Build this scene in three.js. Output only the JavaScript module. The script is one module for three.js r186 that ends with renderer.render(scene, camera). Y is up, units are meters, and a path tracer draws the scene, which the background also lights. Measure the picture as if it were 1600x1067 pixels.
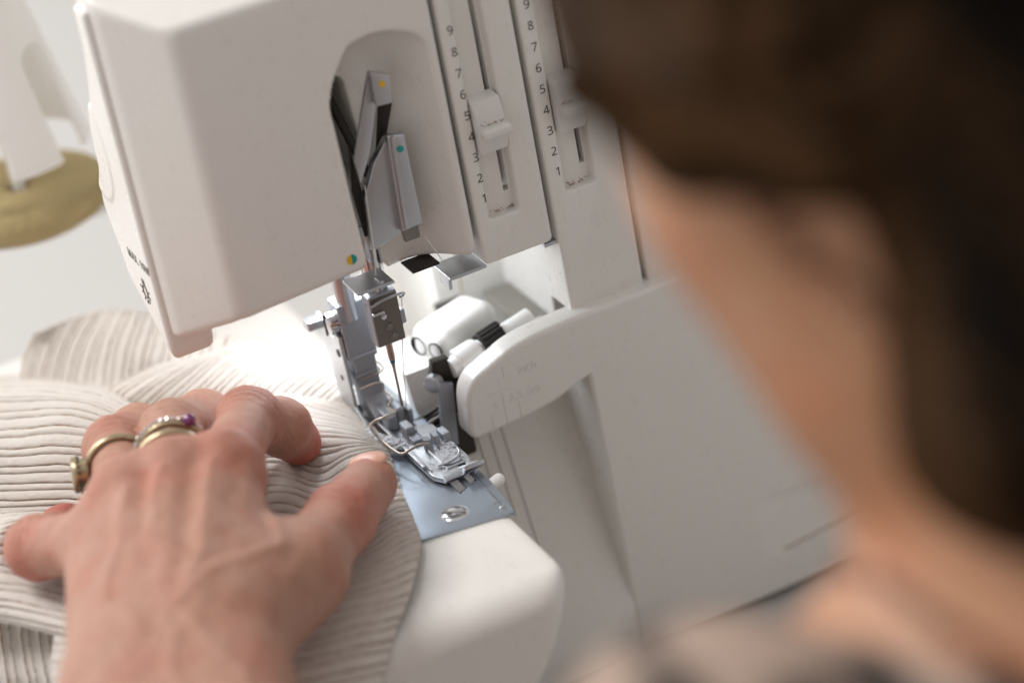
import * as THREE from 'three';
import { RoundedBoxGeometry } from 'three/addons/geometries/RoundedBoxGeometry.js';
import { TextGeometry } from 'three/addons/geometries/TextGeometry.js';
import { FontLoader } from 'three/addons/loaders/FontLoader.js';
import { ImprovedNoise } from 'three/addons/math/ImprovedNoise.js';
import { mergeGeometries, mergeVertices, toCreasedNormals } from 'three/addons/utils/BufferGeometryUtils.js';
import { Brush, Evaluator, SUBTRACTION } from 'three-bvh-csg';
import { RectAreaLightUniformsLib } from 'three/addons/lights/RectAreaLightUniformsLib.js';

// ------------------------------------------------------------------ camera, light, exposure
const scene = new THREE.Scene();
const camera = new THREE.PerspectiveCamera(14.476, 1.5, 0.02, 8);
camera.position.set(-0.2221, 0.4023, 0.6804);
{
  const R = THREE.MathUtils.degToRad, a = R(21), p = R(28), rho = R(11);
  const d = new THREE.Vector3(Math.sin(a) * Math.cos(p), -Math.sin(p), -Math.cos(a) * Math.cos(p));
  const r0 = new THREE.Vector3(Math.cos(a), 0, Math.sin(a)), u0 = new THREE.Vector3().crossVectors(r0, d);
  camera.up.copy(u0.multiplyScalar(Math.cos(rho)).addScaledVector(r0, Math.sin(rho)));
  camera.lookAt(camera.position.clone().add(d));
}
camera.focus = 0.790;
camera.userData.fStop = 4.3;
scene.background = new THREE.Color().setRGB(0.61, 0.587, 0.575);   // the dim room around, nothing of it in focus
RectAreaLightUniformsLib.init();
const renderer = new THREE.WebGLRenderer({ antialias: true });
renderer.setSize(1024, 682);
renderer.toneMapping = THREE.LinearToneMapping;
renderer.toneMappingExposure = 1.0;
renderer.shadowMap.enabled = true;

// windows and room lamp: a glowing sheet and an area light of the same size in front of it
function windowLight(name, label, pos, target, w, h, color, power, glow) {
  const g = new THREE.Group(); g.name = name; g.userData = { label, category: 'window' };
  g.position.set(...pos); g.lookAt(...target); scene.add(g);
  const pane = new THREE.Mesh(new THREE.PlaneGeometry(w, h), new THREE.MeshStandardMaterial({ color: 0x222222, emissive: new THREE.Color(...color), emissiveIntensity: glow }));
  pane.name = 'pane'; g.add(pane);
  const fm = new THREE.MeshStandardMaterial({ color: 0xe8e4dc, roughness: 0.5 });
  for (const s of [-1, 1]) {
    const a = new THREE.Mesh(new THREE.BoxGeometry(w + 0.12, 0.06, 0.05), fm); a.name = 'frame'; a.position.set(0, s * (h / 2 + 0.03), 0); g.add(a);
    const b = new THREE.Mesh(new THREE.BoxGeometry(0.06, h, 0.05), fm); b.name = 'frame'; b.position.set(s * (w / 2 + 0.03), 0, 0); g.add(b);
  }
  const l = new THREE.RectAreaLight(new THREE.Color(...color), power, w, h);
  l.position.set(...pos); l.lookAt(...target); l.translateZ(-0.02); scene.add(l);
  return g;
}
windowLight('window', 'bright window high up beside the sewing table', [-0.70, 1.3, -0.36], [-0.03, 0.0, 0.05], 0.55, 0.55, [1.0, 0.985, 0.97], 14.5, 3.0);
windowLight('side_window', 'wide pale window at the end of the sewing table', [-0.65, 0.5, -1.2], [-0.06, 0.05, -0.05], 0.8, 0.6, [1.0, 0.99, 0.97], 4.0, 2.5);

// ------------------------------------------------------------------ helpers (all shapes in millimetres)
const DATA = {"C2":[[[-75.8,0,-78.5],[-48.7,0,-63.2],[-25.6,0,-49.4],[-16.6,0,-36.4],[-10.5,0,-21.9],[-9,0,-7.2],[-9.6,0,1.2]],[[-77.3,5,-69.9],[-50.8,7,-52.7],[-28.5,8,-37.2],[-19.3,7,-26.2],[-12.2,5,-15.4],[-10,3,-3.5],[-10.3,1.5,4.4]],[[-83.9,7,-54.9],[-56.9,9,-38.7],[-33.7,10,-22.9],[-22.8,8,-11.3],[-15.9,6,-2.3],[-12.6,3.5,4.2],[-10.9,1.5,7.8]],[[-92.1,8,-35.3],[-66,9,-19.5],[-38.4,9,-9.2],[-28.1,9,2],[-19.8,8,9.4],[-14.4,4,10],[-11.5,1.5,10.6]],[[-99.7,8,-18.3],[-76.5,8,-2.4],[-44.5,6,-0.7],[-33.9,4,12.2],[-25,8,18.1],[-16.1,5,15.4],[-12.1,1.5,13.4]],[[-107.5,6,-1.9],[-83.2,6,14.8],[-51.1,6,15.9],[-40.6,5,30],[-29.9,6,32.4],[-19.3,4,27],[-15.5,1.5,26.6]],[[-114.2,5,12.1],[-89.9,5,32.9],[-60.3,6,39.1],[-48,5,47.8],[-35.1,4,48.3],[-23.8,3,42.9],[-18.8,1.5,42]],[[-118.9,4,22.9],[-94,4,44],[-65.7,4,51.7],[-52.1,4,57.1],[-38.8,3,58.2],[-28.2,2.5,54.8],[-21.8,1.5,55]],[[-124.2,4,36.7],[-98.4,4,56.3],[-70.5,4,64],[-56.8,4,68.4],[-43.9,3.5,70.2],[-33,3,68.7],[-25.2,1.5,66.2]],[[-131,4,52.4],[-104.2,4,72.7],[-79.8,4,77.8],[-62.6,4,82.5],[-52.3,4,85.4],[-42.9,3.5,86.5],[-35.9,1.5,83.9]],[[-136.1,4,68.6],[-111.2,4,87.2],[-86.5,4,94.8],[-73.4,4,99.4],[-63.1,3.5,101.5],[-55.9,3,102.8],[-48.9,0,100.2]],[[-143.9,0,78.7],[-116.5,0,99.1],[-92.2,-1,106.6],[-80.6,-2,109.1],[-72.2,-3,110.7],[-64.1,-5,110.4],[-57.9,-8,107.3]],[[-147.3,-14,77.6],[-119.5,-14,98],[-95.4,-14,107],[-83.4,-16,108.2],[-74.6,-18,108.5],[-67.8,-20,107.1],[-62.4,-22,104.6]]],
  "C1":[[[-108,2,-131.2],[-94.3,2,-124.1],[-79.5,2,-110.3],[-67.1,2,-89.8],[-63.3,2,-65.3],[-58.7,2,-50.6]],[[-115.6,21,-85],[-104.3,24,-69.9],[-90.3,24,-57.4],[-78,21,-45.7],[-69.9,15,-32.7],[-62.6,9,-26.2]],[[-118.9,24,-69.8],[-107.4,27,-56.6],[-93.3,27,-45.2],[-81.9,24,-34.8],[-73.5,17,-24.6],[-67.2,10,-18.4]],[[-122.6,23,-57.6],[-110.9,25,-46.6],[-97,26,-34.2],[-85.7,23,-25.5],[-77.6,17,-15.2],[-72.5,10,-11.1]],[[-126.2,20,-47.7],[-114.3,21,-38.7],[-100.5,22,-26.5],[-89.6,20,-17.7],[-81.6,15,-8.7],[-77.8,9,-3.8]],[[-128.8,15,-43.7],[-116.8,16,-34.8],[-103.1,17,-22.3],[-93.1,16,-13.6],[-85.1,12,-4.1],[-82.1,8,1.8]],[[-131.3,10,-39.7],[-119.1,11,-31.6],[-106.3,12,-19.6],[-95.8,12,-8.5],[-88.8,10,2.3],[-85.5,7,8.1]],[[-133.9,8,-32.2],[-121.5,7,-27.4],[-109.6,7,-19.8],[-98.8,8,-5.5],[-91.8,7,5.8],[-88.9,6,14.2]],[[-136.3,12,-19.5],[-124.7,13,-11],[-113.9,9,-14],[-102.9,8,3.9],[-95,7,15.3],[-92.4,6,24.2]],[[-139.4,17,-3.5],[-128.7,18,4.2],[-120.9,10,-6.5],[-106.6,6,7.6],[-98.7,6,25.2],[-95.8,6,33.9]],[[-142.3,15,5],[-132.1,16,13.6],[-124.7,10,12.6],[-111.8,7,24.3],[-103.1,6,38.1],[-99.7,6,45]],[[-145.2,13,13.3],[-134.3,13,21.8],[-122.7,10,30.9],[-114.7,8,40],[-106.8,6,49],[-102.9,6,54.2]],[[-147.4,10,18.1],[-136.7,10,27.1],[-124.7,9,42.6],[-117.3,8,53.6],[-110.9,6,61.1],[-107.1,6,66.3]],[[-147.5,5,13.7],[-137.2,5,24],[-125,5,43],[-118.5,5,55],[-112.4,4,64],[-108.6,4,69.1]],[[-146.2,0,3.9],[-135.7,0,14.4],[-123.3,0,33.7],[-117,0,46.5],[-111.1,0,57.2],[-107.1,0,62]]],
  "E":[[[-147.6,-2,-0.1],[-151.4,-6,9.8],[-153.3,-12,17.5],[-154.8,-26,15.6]],[[-135.6,-2,12.1],[-138.3,-6,20.8],[-140.7,-12,27.9],[-142.3,-26,25.8]],[[-127.3,-2,23.1],[-129.9,-6,31.7],[-131.7,-12,37.2],[-133.9,-26,36.3]],[[-119.2,-2,34],[-121.5,-6,42.6],[-123.4,-12,47.8],[-125.7,-26,46.7]]],
  "A":[[[-96.3,0,-102.7],[-92,6,-107.2],[-88.1,13,-109.7],[-83.4,19,-108.2],[-80.3,21,-106.2],[-77.4,12,-119.3]],[[-89.8,0,-96.7],[-85.5,6,-101.1],[-80.5,14,-103.1],[-73.5,20,-106.2],[-68.9,21,-108.7],[-66.1,12,-122.1]],[[-81.2,0,-88.8],[-76.9,6,-93.1],[-71,14,-96.9],[-62.9,20,-101.9],[-58.8,21,-105.5],[-56.1,12,-118.5]],[[-71.7,0,-77.4],[-66.9,6,-83.9],[-61.5,14,-88],[-55.1,20,-92],[-51,20,-98.7],[-48.8,12,-109.7]],[[-61.5,0,-65.5],[-56.7,5,-73.9],[-52.7,13,-76.4],[-46.8,18,-82.7],[-43,18,-89.5],[-40.9,10,-99.9]],[[-51.5,0,-53.7],[-47.5,5,-60],[-44.3,12,-62.5],[-38.9,16,-70.3],[-34.9,16,-77.4],[-32.6,8,-87.6]],[[-41.6,0,-42],[-38.1,4,-48.2],[-35.3,10,-50.7],[-30.1,13,-59],[-25.9,13,-66.3],[-23.5,5,-76.3]]],
  "B":[[[-76.1,0,-84.1],[-74.3,6,-77],[-68.7,12,-70.7],[-58.7,16,-65.2],[-51.2,14,-68.2],[-41.7,4,-87.2]],[[-69.1,2,-70.6],[-67,9,-62],[-59.8,15,-56.6],[-46.6,18,-55.1],[-37.4,16,-60.5],[-29,5,-80.9]],[[-59.9,2,-59.5],[-57.1,10,-50.6],[-48.6,15,-48.8],[-36.4,18,-52.1],[-26.5,16,-60.2],[-19.2,5,-79.7]],[[-50,2,-50.5],[-46.7,9,-43.3],[-39.1,14,-41.8],[-27.7,16,-45.8],[-19.1,14,-53.5],[-12.9,4,-70.4]],[[-40.3,2,-41.5],[-37.2,8,-35.7],[-30.6,12,-35.3],[-20.5,13,-39.6],[-13.2,11,-46.2],[-8.5,3,-58.3]],[[-31.4,2,-30.8],[-28.2,6,-27.8],[-22.5,9,-28.3],[-15,10,-31.2],[-9.8,8,-36.3],[-5.8,1,-46.2]],[[-22.1,1,-22],[-19.2,4,-20.4],[-15.3,6,-21.1],[-10,6,-24.6],[-7,5,-27.2],[-4.8,0,-33.4]],[[-17,1,-13.3],[-14.5,3,-13.2],[-11.6,4,-14.4],[-8.3,3.5,-17.2],[-6.4,3,-18.7],[-5.2,0,-22.1]]],
  "H":{"wrA":[-123.2,26,116.9],
  "wrB":[-106.5,27,135.6],
  "foA":[-139.4,26,180],
  "foB":[-120.6,27,196.1],
  "i0":[-72.2,40,55.3],
  "i1":[-52.7,34,20],
  "i2":[-41.2,22,10.7],
  "i3":[-35.7,12,4.6],
  "m0":[-85.6,42,53.1],
  "m1":[-74,36,15.4],
  "m2":[-58.1,22,-11],
  "m3":[-50.5,12,-19.7],
  "r0":[-98.2,40,50.6],
  "r1":[-89.3,33,6.2],
  "r2":[-76.3,21,-20],
  "r3":[-68,12,-29.5],
  "p0":[-109.2,33,53.2],
  "p1":[-122.1,24,27.6],
  "p2":[-110.5,15,8.8],
  "p3":[-103.9,10,2.5],
  "t0":[-100.4,28,113],
  "t1":[-68.8,25,91.6],
  "t2":[-46.9,21,68.6],
  "t3":[-29.3,14,45.4],
  "k0":[-103,36,96.3],
  "web":[-65.5,26,61.6]},"wire1":[[-5.8,13,10.9],[-10.1,13,11.5],[-13.7,12,10.4],[-14.5,11,10.9],[-14.1,9,13.8],[-12.3,7,22.7],[-11.3,7,25],[-5.8,8,25.4],[-3.1,8,26.9]],
  "wire2":[[-9.5,14,-8],[-5.3,17,-2.4],[-3.8,16,-2.3],[-4,14,-1.9],[-3.4,13,2.6],[-5.8,12,4.2],[-5.8,13,10.9]],
  "th1":[[0.3,85.6,9],[-0.8,76,10],[-3.1,65.8,14],[-3.6,59.3,13]],
  "th2":[[6.4,45.6,3],[2.8,24.1,2],[-0.1,0.5,1]],
  "th3":[[14,65,12],[17.6,56.2,12],[19.5,50.4,10]],
  "P":{"skull":[42.4,221.9,272.1],
  "c0":[-13.7,196.4,295.4],
  "c1":[-5.5,170.3,313.3],
  "n0":[19.6,167,312.7],
  "n1":[17.1,120.2,350.5],
  "s0":[-9,70.9,368.6],
  "s1":[-68.2,94,344.9],
  "s2":[-25.9,94.1,336.8],
  "ear":[-45.8,225.5,305.3],
  "ear2":[-43.3,221.8,310.8],
  "bun0":[16.6,209.4,329.9],
  "bun1":[-2.4,167.7,352.4],
  "hl0":[-53.1,224.7,294.4],
  "hl1":[-44.9,214.9,311.6],
  "hl2":[-29.3,210.3,330]},"PL":{"neckline":[0.566,0.763,-0.312,-30.6],
  "hairline":[-0.625,-0.776,0.086,-115]},"levA":[[8,118.9,10],[8.2,108.5,10],[3.3,95.1,10],[-1.3,87,10],[-1.6,94.8,10]],
  "levB":[[7.4,120.2,13],[12.8,117.4,13],[12,109.1,13],[7.5,109.5,13]],
  "gapShade":[[11.2,105.6,4],[15.2,105.2,4],[10,92.3,4],[7,89.7,4]],
  "grdA":[[9.7,97.4,9],[8.3,67.1,9],[-1.7,65.1,9],[-0.6,81.8,9],[4.3,91.3,9]],
  "grdB":[[9.1,99,12],[14.4,97.9,12],[14.6,69,12],[7.7,68.6,12]],
  "knife":[[9.8,15,8],[14.7,13.4,8],[12.5,-7.5,8],[7.7,-7.3,8]],
  "kh":[[10.9,20.4,4],[16.2,20.1,4],[19.8,14.1,4],[17.8,4.3,4],[13.1,4.6,4],[11.9,9.7,4],[9,12.2,4]],
  "kh2":[[17.3,10.7,0],[21.5,6.7,0],[19.6,-10.9,0],[14.4,-11.1,0]],
  "slot":[[-0.9,117.8,6],[1.4,119.4,6],[3.1,116,6],[3.3,91.7,6],[2.7,81.6,6],[0.5,82.4,6],[-1,97.3,6]],
  "inset":[[-1.1,96.9,6],[-0.1,82.6,6],[-0.3,69.2,6],[-2.1,68.8,6],[-3,83.7,6]]};
const MM = 0.001, V = (x, y, z) => new THREE.Vector3(x, y, z), noise = new ImprovedNoise();
const taken = {};
function numbered(n) { const k = taken[n] = (taken[n] ?? -1) + 1; return k ? n + '_' + String(k).padStart(3, '0') : n; }
function thing(name, label, category, base = [0, 0, 0], group) {
  const o = new THREE.Group(); o.name = numbered(name); o.position.set(base[0] * MM, base[1] * MM, base[2] * MM);
  o.userData = { label, category }; if (group) o.userData.group = group;
  o.userData.base = undefined; delete o.userData.base; bases.set(o, base); scene.add(o); return o;
}
const bases = new Map();
function part(name, geo, mat, parent, label) {
  const gs = Array.isArray(geo) ? geo.map((g) => { const q = g.index ? g.toNonIndexed() : g; for (const k of Object.keys(q.attributes)) if (!['position', 'normal', 'uv'].includes(k)) q.deleteAttribute(k); return q; }) : [geo];
  let g = gs.length > 1 ? mergeGeometries(gs.map((q) => { if (!q.attributes.uv) q.setAttribute('uv', new THREE.BufferAttribute(new Float32Array(q.attributes.position.count * 2), 2)); return q; })) : gs[0];
  if (g.userData.used) g = g.clone();
  const b = bases.get(parent) ?? [0, 0, 0];
  g.translate(-b[0], -b[1], -b[2]); g.scale(MM, MM, MM);
  const m = new THREE.Mesh(g, mat); m.name = name; m.castShadow = m.receiveShadow = true; if (label) m.userData.label = label;
  bases.set(m, b); (parent ?? scene).add(m); return m;
}
function box(x0, x1, y0, y1, z0, z1, r = 0.6) { const g = new RoundedBoxGeometry(x1 - x0, y1 - y0, z1 - z0, 3, Math.min(r, (x1 - x0) / 2.01, (y1 - y0) / 2.01, (z1 - z0) / 2.01)); g.translate((x0 + x1) / 2, (y0 + y1) / 2, (z0 + z1) / 2); return g; }
function rod(a, b, r0, r1 = r0, seg = 24) {
  const A = V(...a), B = V(...b), g = new THREE.CylinderGeometry(r1, r0, A.distanceTo(B), seg);
  g.applyQuaternion(new THREE.Quaternion().setFromUnitVectors(V(0, 1, 0), B.clone().sub(A).normalize())); const c = A.add(B).multiplyScalar(0.5); g.translate(c.x, c.y, c.z); return g;
}
function lathe(profile, at, dir, seg = 40) {   // profile [[radius, along]...] about an axis
  const g = new THREE.LatheGeometry(profile.map((p) => new THREE.Vector2(p[0], p[1])), seg);
  g.applyQuaternion(new THREE.Quaternion().setFromUnitVectors(V(0, 1, 0), V(...dir).normalize())); g.translate(...at); return toCreasedNormals(g, 0.6);
}
function tube(pts, r, seg = 80, rs = 10) { return new THREE.TubeGeometry(new THREE.CatmullRomCurve3(pts.map((p) => V(...p)), false, 'centripetal'), seg, r, rs); }
function ext(pts, z0, z1, bev = 0.5, holes = []) {   // outline in x,y extruded along z
  const sh = pts instanceof THREE.Shape ? pts : new THREE.Shape(pts.map((p) => new THREE.Vector2(...p)));
  for (const h of holes) sh.holes.push(h instanceof THREE.Path ? h : new THREE.Path(h.map((p) => new THREE.Vector2(...p))));
  const g = new THREE.ExtrudeGeometry(sh, { depth: z1 - z0 - 2 * bev, bevelEnabled: bev > 0, bevelSize: bev, bevelThickness: bev, bevelOffset: -bev, bevelSegments: 4, curveSegments: 24 });
  g.translate(0, 0, z0 + bev); return toCreasedNormals(g, 0.5);
}
function extX(pts, x0, x1, bev = 0.4) { const g = ext(pts.map(([z, y]) => [-z, y]), 0, x1 - x0, bev); g.rotateY(Math.PI / 2); g.translate(x0, 0, 0); return g; }          // outline in z,y along x
function extY(pts, y0, y1, bev = 0.3) { const g = ext(pts.map(([x, z]) => [x, -z]), 0, y1 - y0, bev); g.rotateX(-Math.PI / 2); g.translate(0, y0, 0); return g; }          // outline in x,z along y
// signed distance fields and a surface-net mesher
const len = Math.hypot, clamp = (v, a, b) => Math.min(b, Math.max(a, v));
const smin = (a, b, k) => { const h = Math.max(k - Math.abs(a - b), 0) / k; return Math.min(a, b) - h * h * k * 0.25; };
const smax = (a, b, k) => -smin(-a, -b, k);
const sbox = (x, y, z, x0, x1, y0, y1, z0, z1, r) => { const dx = Math.abs(x - (x0 + x1) / 2) - (x1 - x0) / 2 + r, dy = Math.abs(y - (y0 + y1) / 2) - (y1 - y0) / 2 + r, dz = Math.abs(z - (z0 + z1) / 2) - (z1 - z0) / 2 + r; return len(Math.max(dx, 0), Math.max(dy, 0), Math.max(dz, 0)) + Math.min(Math.max(dx, dy, dz), 0) - r; };
const caps = (x, y, z, a, b, ra, rb) => { const bx = b[0] - a[0], by = b[1] - a[1], bz = b[2] - a[2], px = x - a[0], py = y - a[1], pz = z - a[2]; const h = clamp((px * bx + py * by + pz * bz) / (bx * bx + by * by + bz * bz), 0, 1); return len(px - bx * h, py - by * h, pz - bz * h) - (ra + (rb - ra) * h); };
function net(f, lo, hi, h) {
  const n = [0, 1, 2].map((k) => Math.ceil((hi[k] - lo[k]) / h) + 1), [nx, ny, nz] = n, F = new Float32Array(nx * ny * nz);
  for (let k = 0, q = 0; k < nz; k++) for (let j = 0; j < ny; j++) for (let i = 0; i < nx; i++) F[q++] = f(lo[0] + i * h, lo[1] + j * h, lo[2] + k * h);
  const id = new Int32Array(F.length).fill(-1), P = [], I = [], s = [1, nx, nx * ny];
  for (let k = 0; k < nz - 1; k++) for (let j = 0; j < ny - 1; j++) for (let i = 0; i < nx - 1; i++) {
    const b = i + j * nx + k * nx * ny; let c = 0, sx = 0, sy = 0, sz = 0;
    for (let e = 0; e < 12; e++) {
      const ax = e >> 2, o1 = e & 1, o2 = (e >> 1) & 1, p = [0, 0, 0]; p[(ax + 1) % 3] = o1; p[(ax + 2) % 3] = o2;
      const q = b + p[0] + p[1] * nx + p[2] * nx * ny, A = F[q], B = F[q + s[ax]];
      if (A < 0 !== B < 0) { const t = A / (A - B); p[ax] = t; sx += p[0]; sy += p[1]; sz += p[2]; c++; }
    }
    if (c) { id[b] = P.length / 3; P.push(lo[0] + (i + sx / c) * h, lo[1] + (j + sy / c) * h, lo[2] + (k + sz / c) * h); }
  }
  for (let k = 1; k < nz - 1; k++) for (let j = 1; j < ny - 1; j++) for (let i = 1; i < nx - 1; i++) {
    const b = i + j * nx + k * nx * ny;
    for (let ax = 0; ax < 3; ax++) {
      const A = F[b] < 0, B = F[b + s[ax]] < 0; if (A === B) continue;
      const u = s[(ax + 1) % 3], v = s[(ax + 2) % 3], q = [id[b], id[b - u], id[b - u - v], id[b - v]];
      if (A) I.push(q[0], q[1], q[2], q[0], q[2], q[3]); else I.push(q[0], q[2], q[1], q[0], q[3], q[2]);
    }
  }
  const N = new Float32Array(P.length), e = h * 0.35;
  for (let i = 0; i < P.length; i += 3) {
    const [x, y, z] = [P[i], P[i + 1], P[i + 2]];
    let a = f(x + e, y, z) - f(x - e, y, z), b = f(x, y + e, z) - f(x, y - e, z), c = f(x, y, z + e) - f(x, y, z - e); const l = len(a, b, c) || 1;
    N[i] = a / l; N[i + 1] = b / l; N[i + 2] = c / l;
  }
  const g = new THREE.BufferGeometry(); g.setAttribute('position', new THREE.BufferAttribute(new Float32Array(P), 3)); g.setAttribute('normal', new THREE.BufferAttribute(N, 3)); g.setIndex(I); return g;
}
function uvBox(g, s = 1) {   // uv in units of s millimetres, from the dominant axis
  const p = g.attributes.position, n = g.attributes.normal, u = new Float32Array(p.count * 2);
  for (let i = 0; i < p.count; i++) { const ax = Math.abs(n.getX(i)), ay = Math.abs(n.getY(i)), az = Math.abs(n.getZ(i)); const x = p.getX(i), y = p.getY(i), z = p.getZ(i);
    const [a, b] = ax > ay && ax > az ? [z, y] : ay > az ? [x, z] : [x, y]; u[2 * i] = a / s; u[2 * i + 1] = b / s; }
  g.setAttribute('uv', new THREE.BufferAttribute(u, 2)); return g;
}
function uvFlat(g, s) { const p = g.attributes.position, u = new Float32Array(p.count * 2); for (let i = 0; i < p.count; i++) { u[2 * i] = (p.getX(i) + 0.3 * p.getY(i)) / s; u[2 * i + 1] = (p.getZ(i) - 0.4 * p.getY(i)) / s; } g.setAttribute('uv', new THREE.BufferAttribute(u, 2)); return g; }
// textures
function tex(n, f, srgb) { const d = new Uint8Array(n * n * 4); for (let j = 0; j < n; j++) for (let i = 0; i < n; i++) { const c = f(i / n, j / n); for (let k = 0; k < 3; k++) d[(j * n + i) * 4 + k] = clamp((c.length ? c[k] : c) * 255, 0, 255); d[(j * n + i) * 4 + 3] = 255; }
  const t = new THREE.DataTexture(d, n, n); t.wrapS = t.wrapT = THREE.RepeatWrapping; t.magFilter = THREE.LinearFilter; t.minFilter = THREE.LinearMipmapLinearFilter; t.generateMipmaps = true; if (srgb) t.colorSpace = THREE.SRGBColorSpace; t.needsUpdate = true; return t; }
let seed = 7; const rnd = () => { seed = (seed * 1664525 + 1013904223) >>> 0; return seed / 4294967296; };
const pn = (u, v, f, o) => noise.noise(Math.cos(u * 6.2832) * f, Math.sin(u * 6.2832) * f + o, Math.cos(v * 6.2832) * f) * 0.5 + noise.noise(Math.sin(v * 6.2832) * f + o, Math.cos(u * 6.2832) * f, Math.sin(u * 6.2832) * f) * 0.5;
const wear = tex(256, (u, v) => { const n = pn(u, v, 2, 3), m = pn(u, v, 9, 8); return 0.5 + 0.35 * n + 0.3 * m; });
const skinTex = tex(256, (u, v) => 0.5 + 0.5 * pn(u, v, 14, 1) + 0.45 * pn(u, v, 30, 5));
const fuzz = tex(512, (u, v) => { const a = pn(u, v, 40, 2), b = pn(u, v, 75, 7); return 0.5 + 0.7 * a + 0.6 * b; });
const hairTex = tex(256, (u, v) => 0.5 + 0.4 * Math.sin(u * 6.2832 * 40 + 3 * pn(u, v, 3, 1)) );
const dust = tex(512, (u, v) => { const n = pn(u, v, 5, 4), m = pn(u, v, 60, 9); const k = clamp((n - 0.25) * 1.2, 0, 1) * 0.05 + (m > 0.51 ? 0.14 : 0); return [0.9 - k, 0.888 - k * 1.05, 0.868 - k * 1.15]; }, true);
const M = {
  plastic: new THREE.MeshPhysicalMaterial({ color: 0xffffff, map: dust, roughness: 0.84, roughnessMap: wear, bumpMap: wear, bumpScale: 0.00004, clearcoat: 0.25, clearcoatRoughness: 0.25 }),
  plasticPlain: new THREE.MeshPhysicalMaterial({ color: 0xdfdcd9, roughness: 0.42, clearcoat: 0.25, clearcoatRoughness: 0.3 }),
  metal: new THREE.MeshStandardMaterial({ color: 0xc4c7cc, metalness: 1, roughness: 0.3, bumpMap: wear, bumpScale: 0.00003 }),
  cast: new THREE.MeshStandardMaterial({ color: 0xa9adb4, metalness: 0.85, roughness: 0.5, bumpMap: wear, bumpScale: 0.0001 }),
  bright: new THREE.MeshStandardMaterial({ color: 0xd9dade, metalness: 1, roughness: 0.16 }),
  plate: new THREE.MeshStandardMaterial({ color: 0xa7b0bb, metalness: 0.8, roughness: 0.42, bumpMap: wear, bumpScale: 0.00002 }),
  dark: new THREE.MeshStandardMaterial({ color: 0x8a8784, metalness: 0.6, roughness: 0.5 }),  // grey for fittings; also stands in for shade inside slots and holes
  grey: new THREE.MeshStandardMaterial({ color: 0x8c8880, roughness: 0.6 }),
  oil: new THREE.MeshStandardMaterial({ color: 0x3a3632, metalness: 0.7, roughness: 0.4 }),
  rubber: new THREE.MeshStandardMaterial({ color: 0x262321, roughness: 0.75 }),
  ink: new THREE.MeshStandardMaterial({ color: 0x57534f, roughness: 0.6 }),
  inkGrey: new THREE.MeshStandardMaterial({ color: 0x6d6965, roughness: 0.6 }),
  thread: new THREE.MeshStandardMaterial({ color: 0xe6e3dc, roughness: 0.6 }),
  steelNeedle: new THREE.MeshStandardMaterial({ color: 0xa08a82, metalness: 1, roughness: 0.25 }),
  spring: new THREE.MeshStandardMaterial({ color: 0xb5aba0, metalness: 1, roughness: 0.28 }),
  yellow: new THREE.MeshStandardMaterial({ color: 0xe0b020, roughness: 0.5 }),
  green: new THREE.MeshStandardMaterial({ color: 0x12968f, roughness: 0.5 }),
  white: new THREE.MeshPhysicalMaterial({ color: 0xf2f1ee, roughness: 0.45 }),
  dirt: new THREE.MeshStandardMaterial({ color: 0x93775c, roughness: 1 }),
  lint: new THREE.MeshStandardMaterial({ color: 0xdfe2ea, roughness: 1 }),
  foam: new THREE.MeshStandardMaterial({ color: 0xf0d79c, roughness: 1, bumpMap: fuzz, bumpScale: 0.0012 }),
  gold: new THREE.MeshStandardMaterial({ color: 0xb3a488, metalness: 1, roughness: 0.3 }),
  silver: new THREE.MeshStandardMaterial({ color: 0xd2cec6, metalness: 1, roughness: 0.22 }),
  gem: new THREE.MeshPhysicalMaterial({ color: 0x6b1d5e, roughness: 0.08, clearcoat: 1, clearcoatRoughness: 0.05 }),
  ivory: new THREE.MeshPhysicalMaterial({ color: 0xcfc6ae, roughness: 0.15, clearcoat: 1 }),
};
const font = await new FontLoader().loadAsync('fonts/droid/droid_sans_bold.typeface.json');
const fontR = await new FontLoader().loadAsync('fonts/droid/droid_sans_regular.typeface.json');
function text(s, size, depth, f = font) { const g = new TextGeometry(s, { font: f, size, depth, curveSegments: 4 }); g.computeBoundingBox(); const b = g.boundingBox; g.translate(-(b.min.x + b.max.x) / 2, -(b.min.y + b.max.y) / 2, 0); return g; }

// ------------------------------------------------------------------ setting: the table
{
  const g = new RoundedBoxGeometry(2.6, 0.03, 1.9, 3, 0.004); uvBox(g, 0.4);
  const t = new THREE.Mesh(g, new THREE.MeshStandardMaterial({ color: 0xbdbbb8, roughness: 0.5, bumpMap: wear, bumpScale: 0.0003 }));
  t.name = 'table_top'; t.position.set(0.15, -0.117, -0.15); t.receiveShadow = t.castShadow = true; t.userData = { kind: 'structure' }; scene.add(t);
}
// ------------------------------------------------------------------ the overlock machine
const mach = thing('overlock_sewing_machine', 'cream white overlock sewing machine with its presser foot down on the fabric', 'sewing machine', [60, -102, -40]);
// body behind everything
part('body', [box(66, 240, -97, 175, -120, -18, 6), box(34, 100, -97, 175, -120, -50, 3), box(60, 240, 20, 175, -30, 6, 1)], uvBoxAll(M.plastic), mach);
function uvBoxAll(m) { return m; }
part('arm', [box(-30, 60, 60, 160, -100, -13, 4), box(29.9, 53.5, 51.2, 53.4, -14, -1.2, 0.3)], M.plastic, mach);  // second box: added lid, keeps light out of the cavity behind the columns
part('base', box(-20, 240, -101, -93, -120, 14, 2), M.grey, mach);
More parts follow.
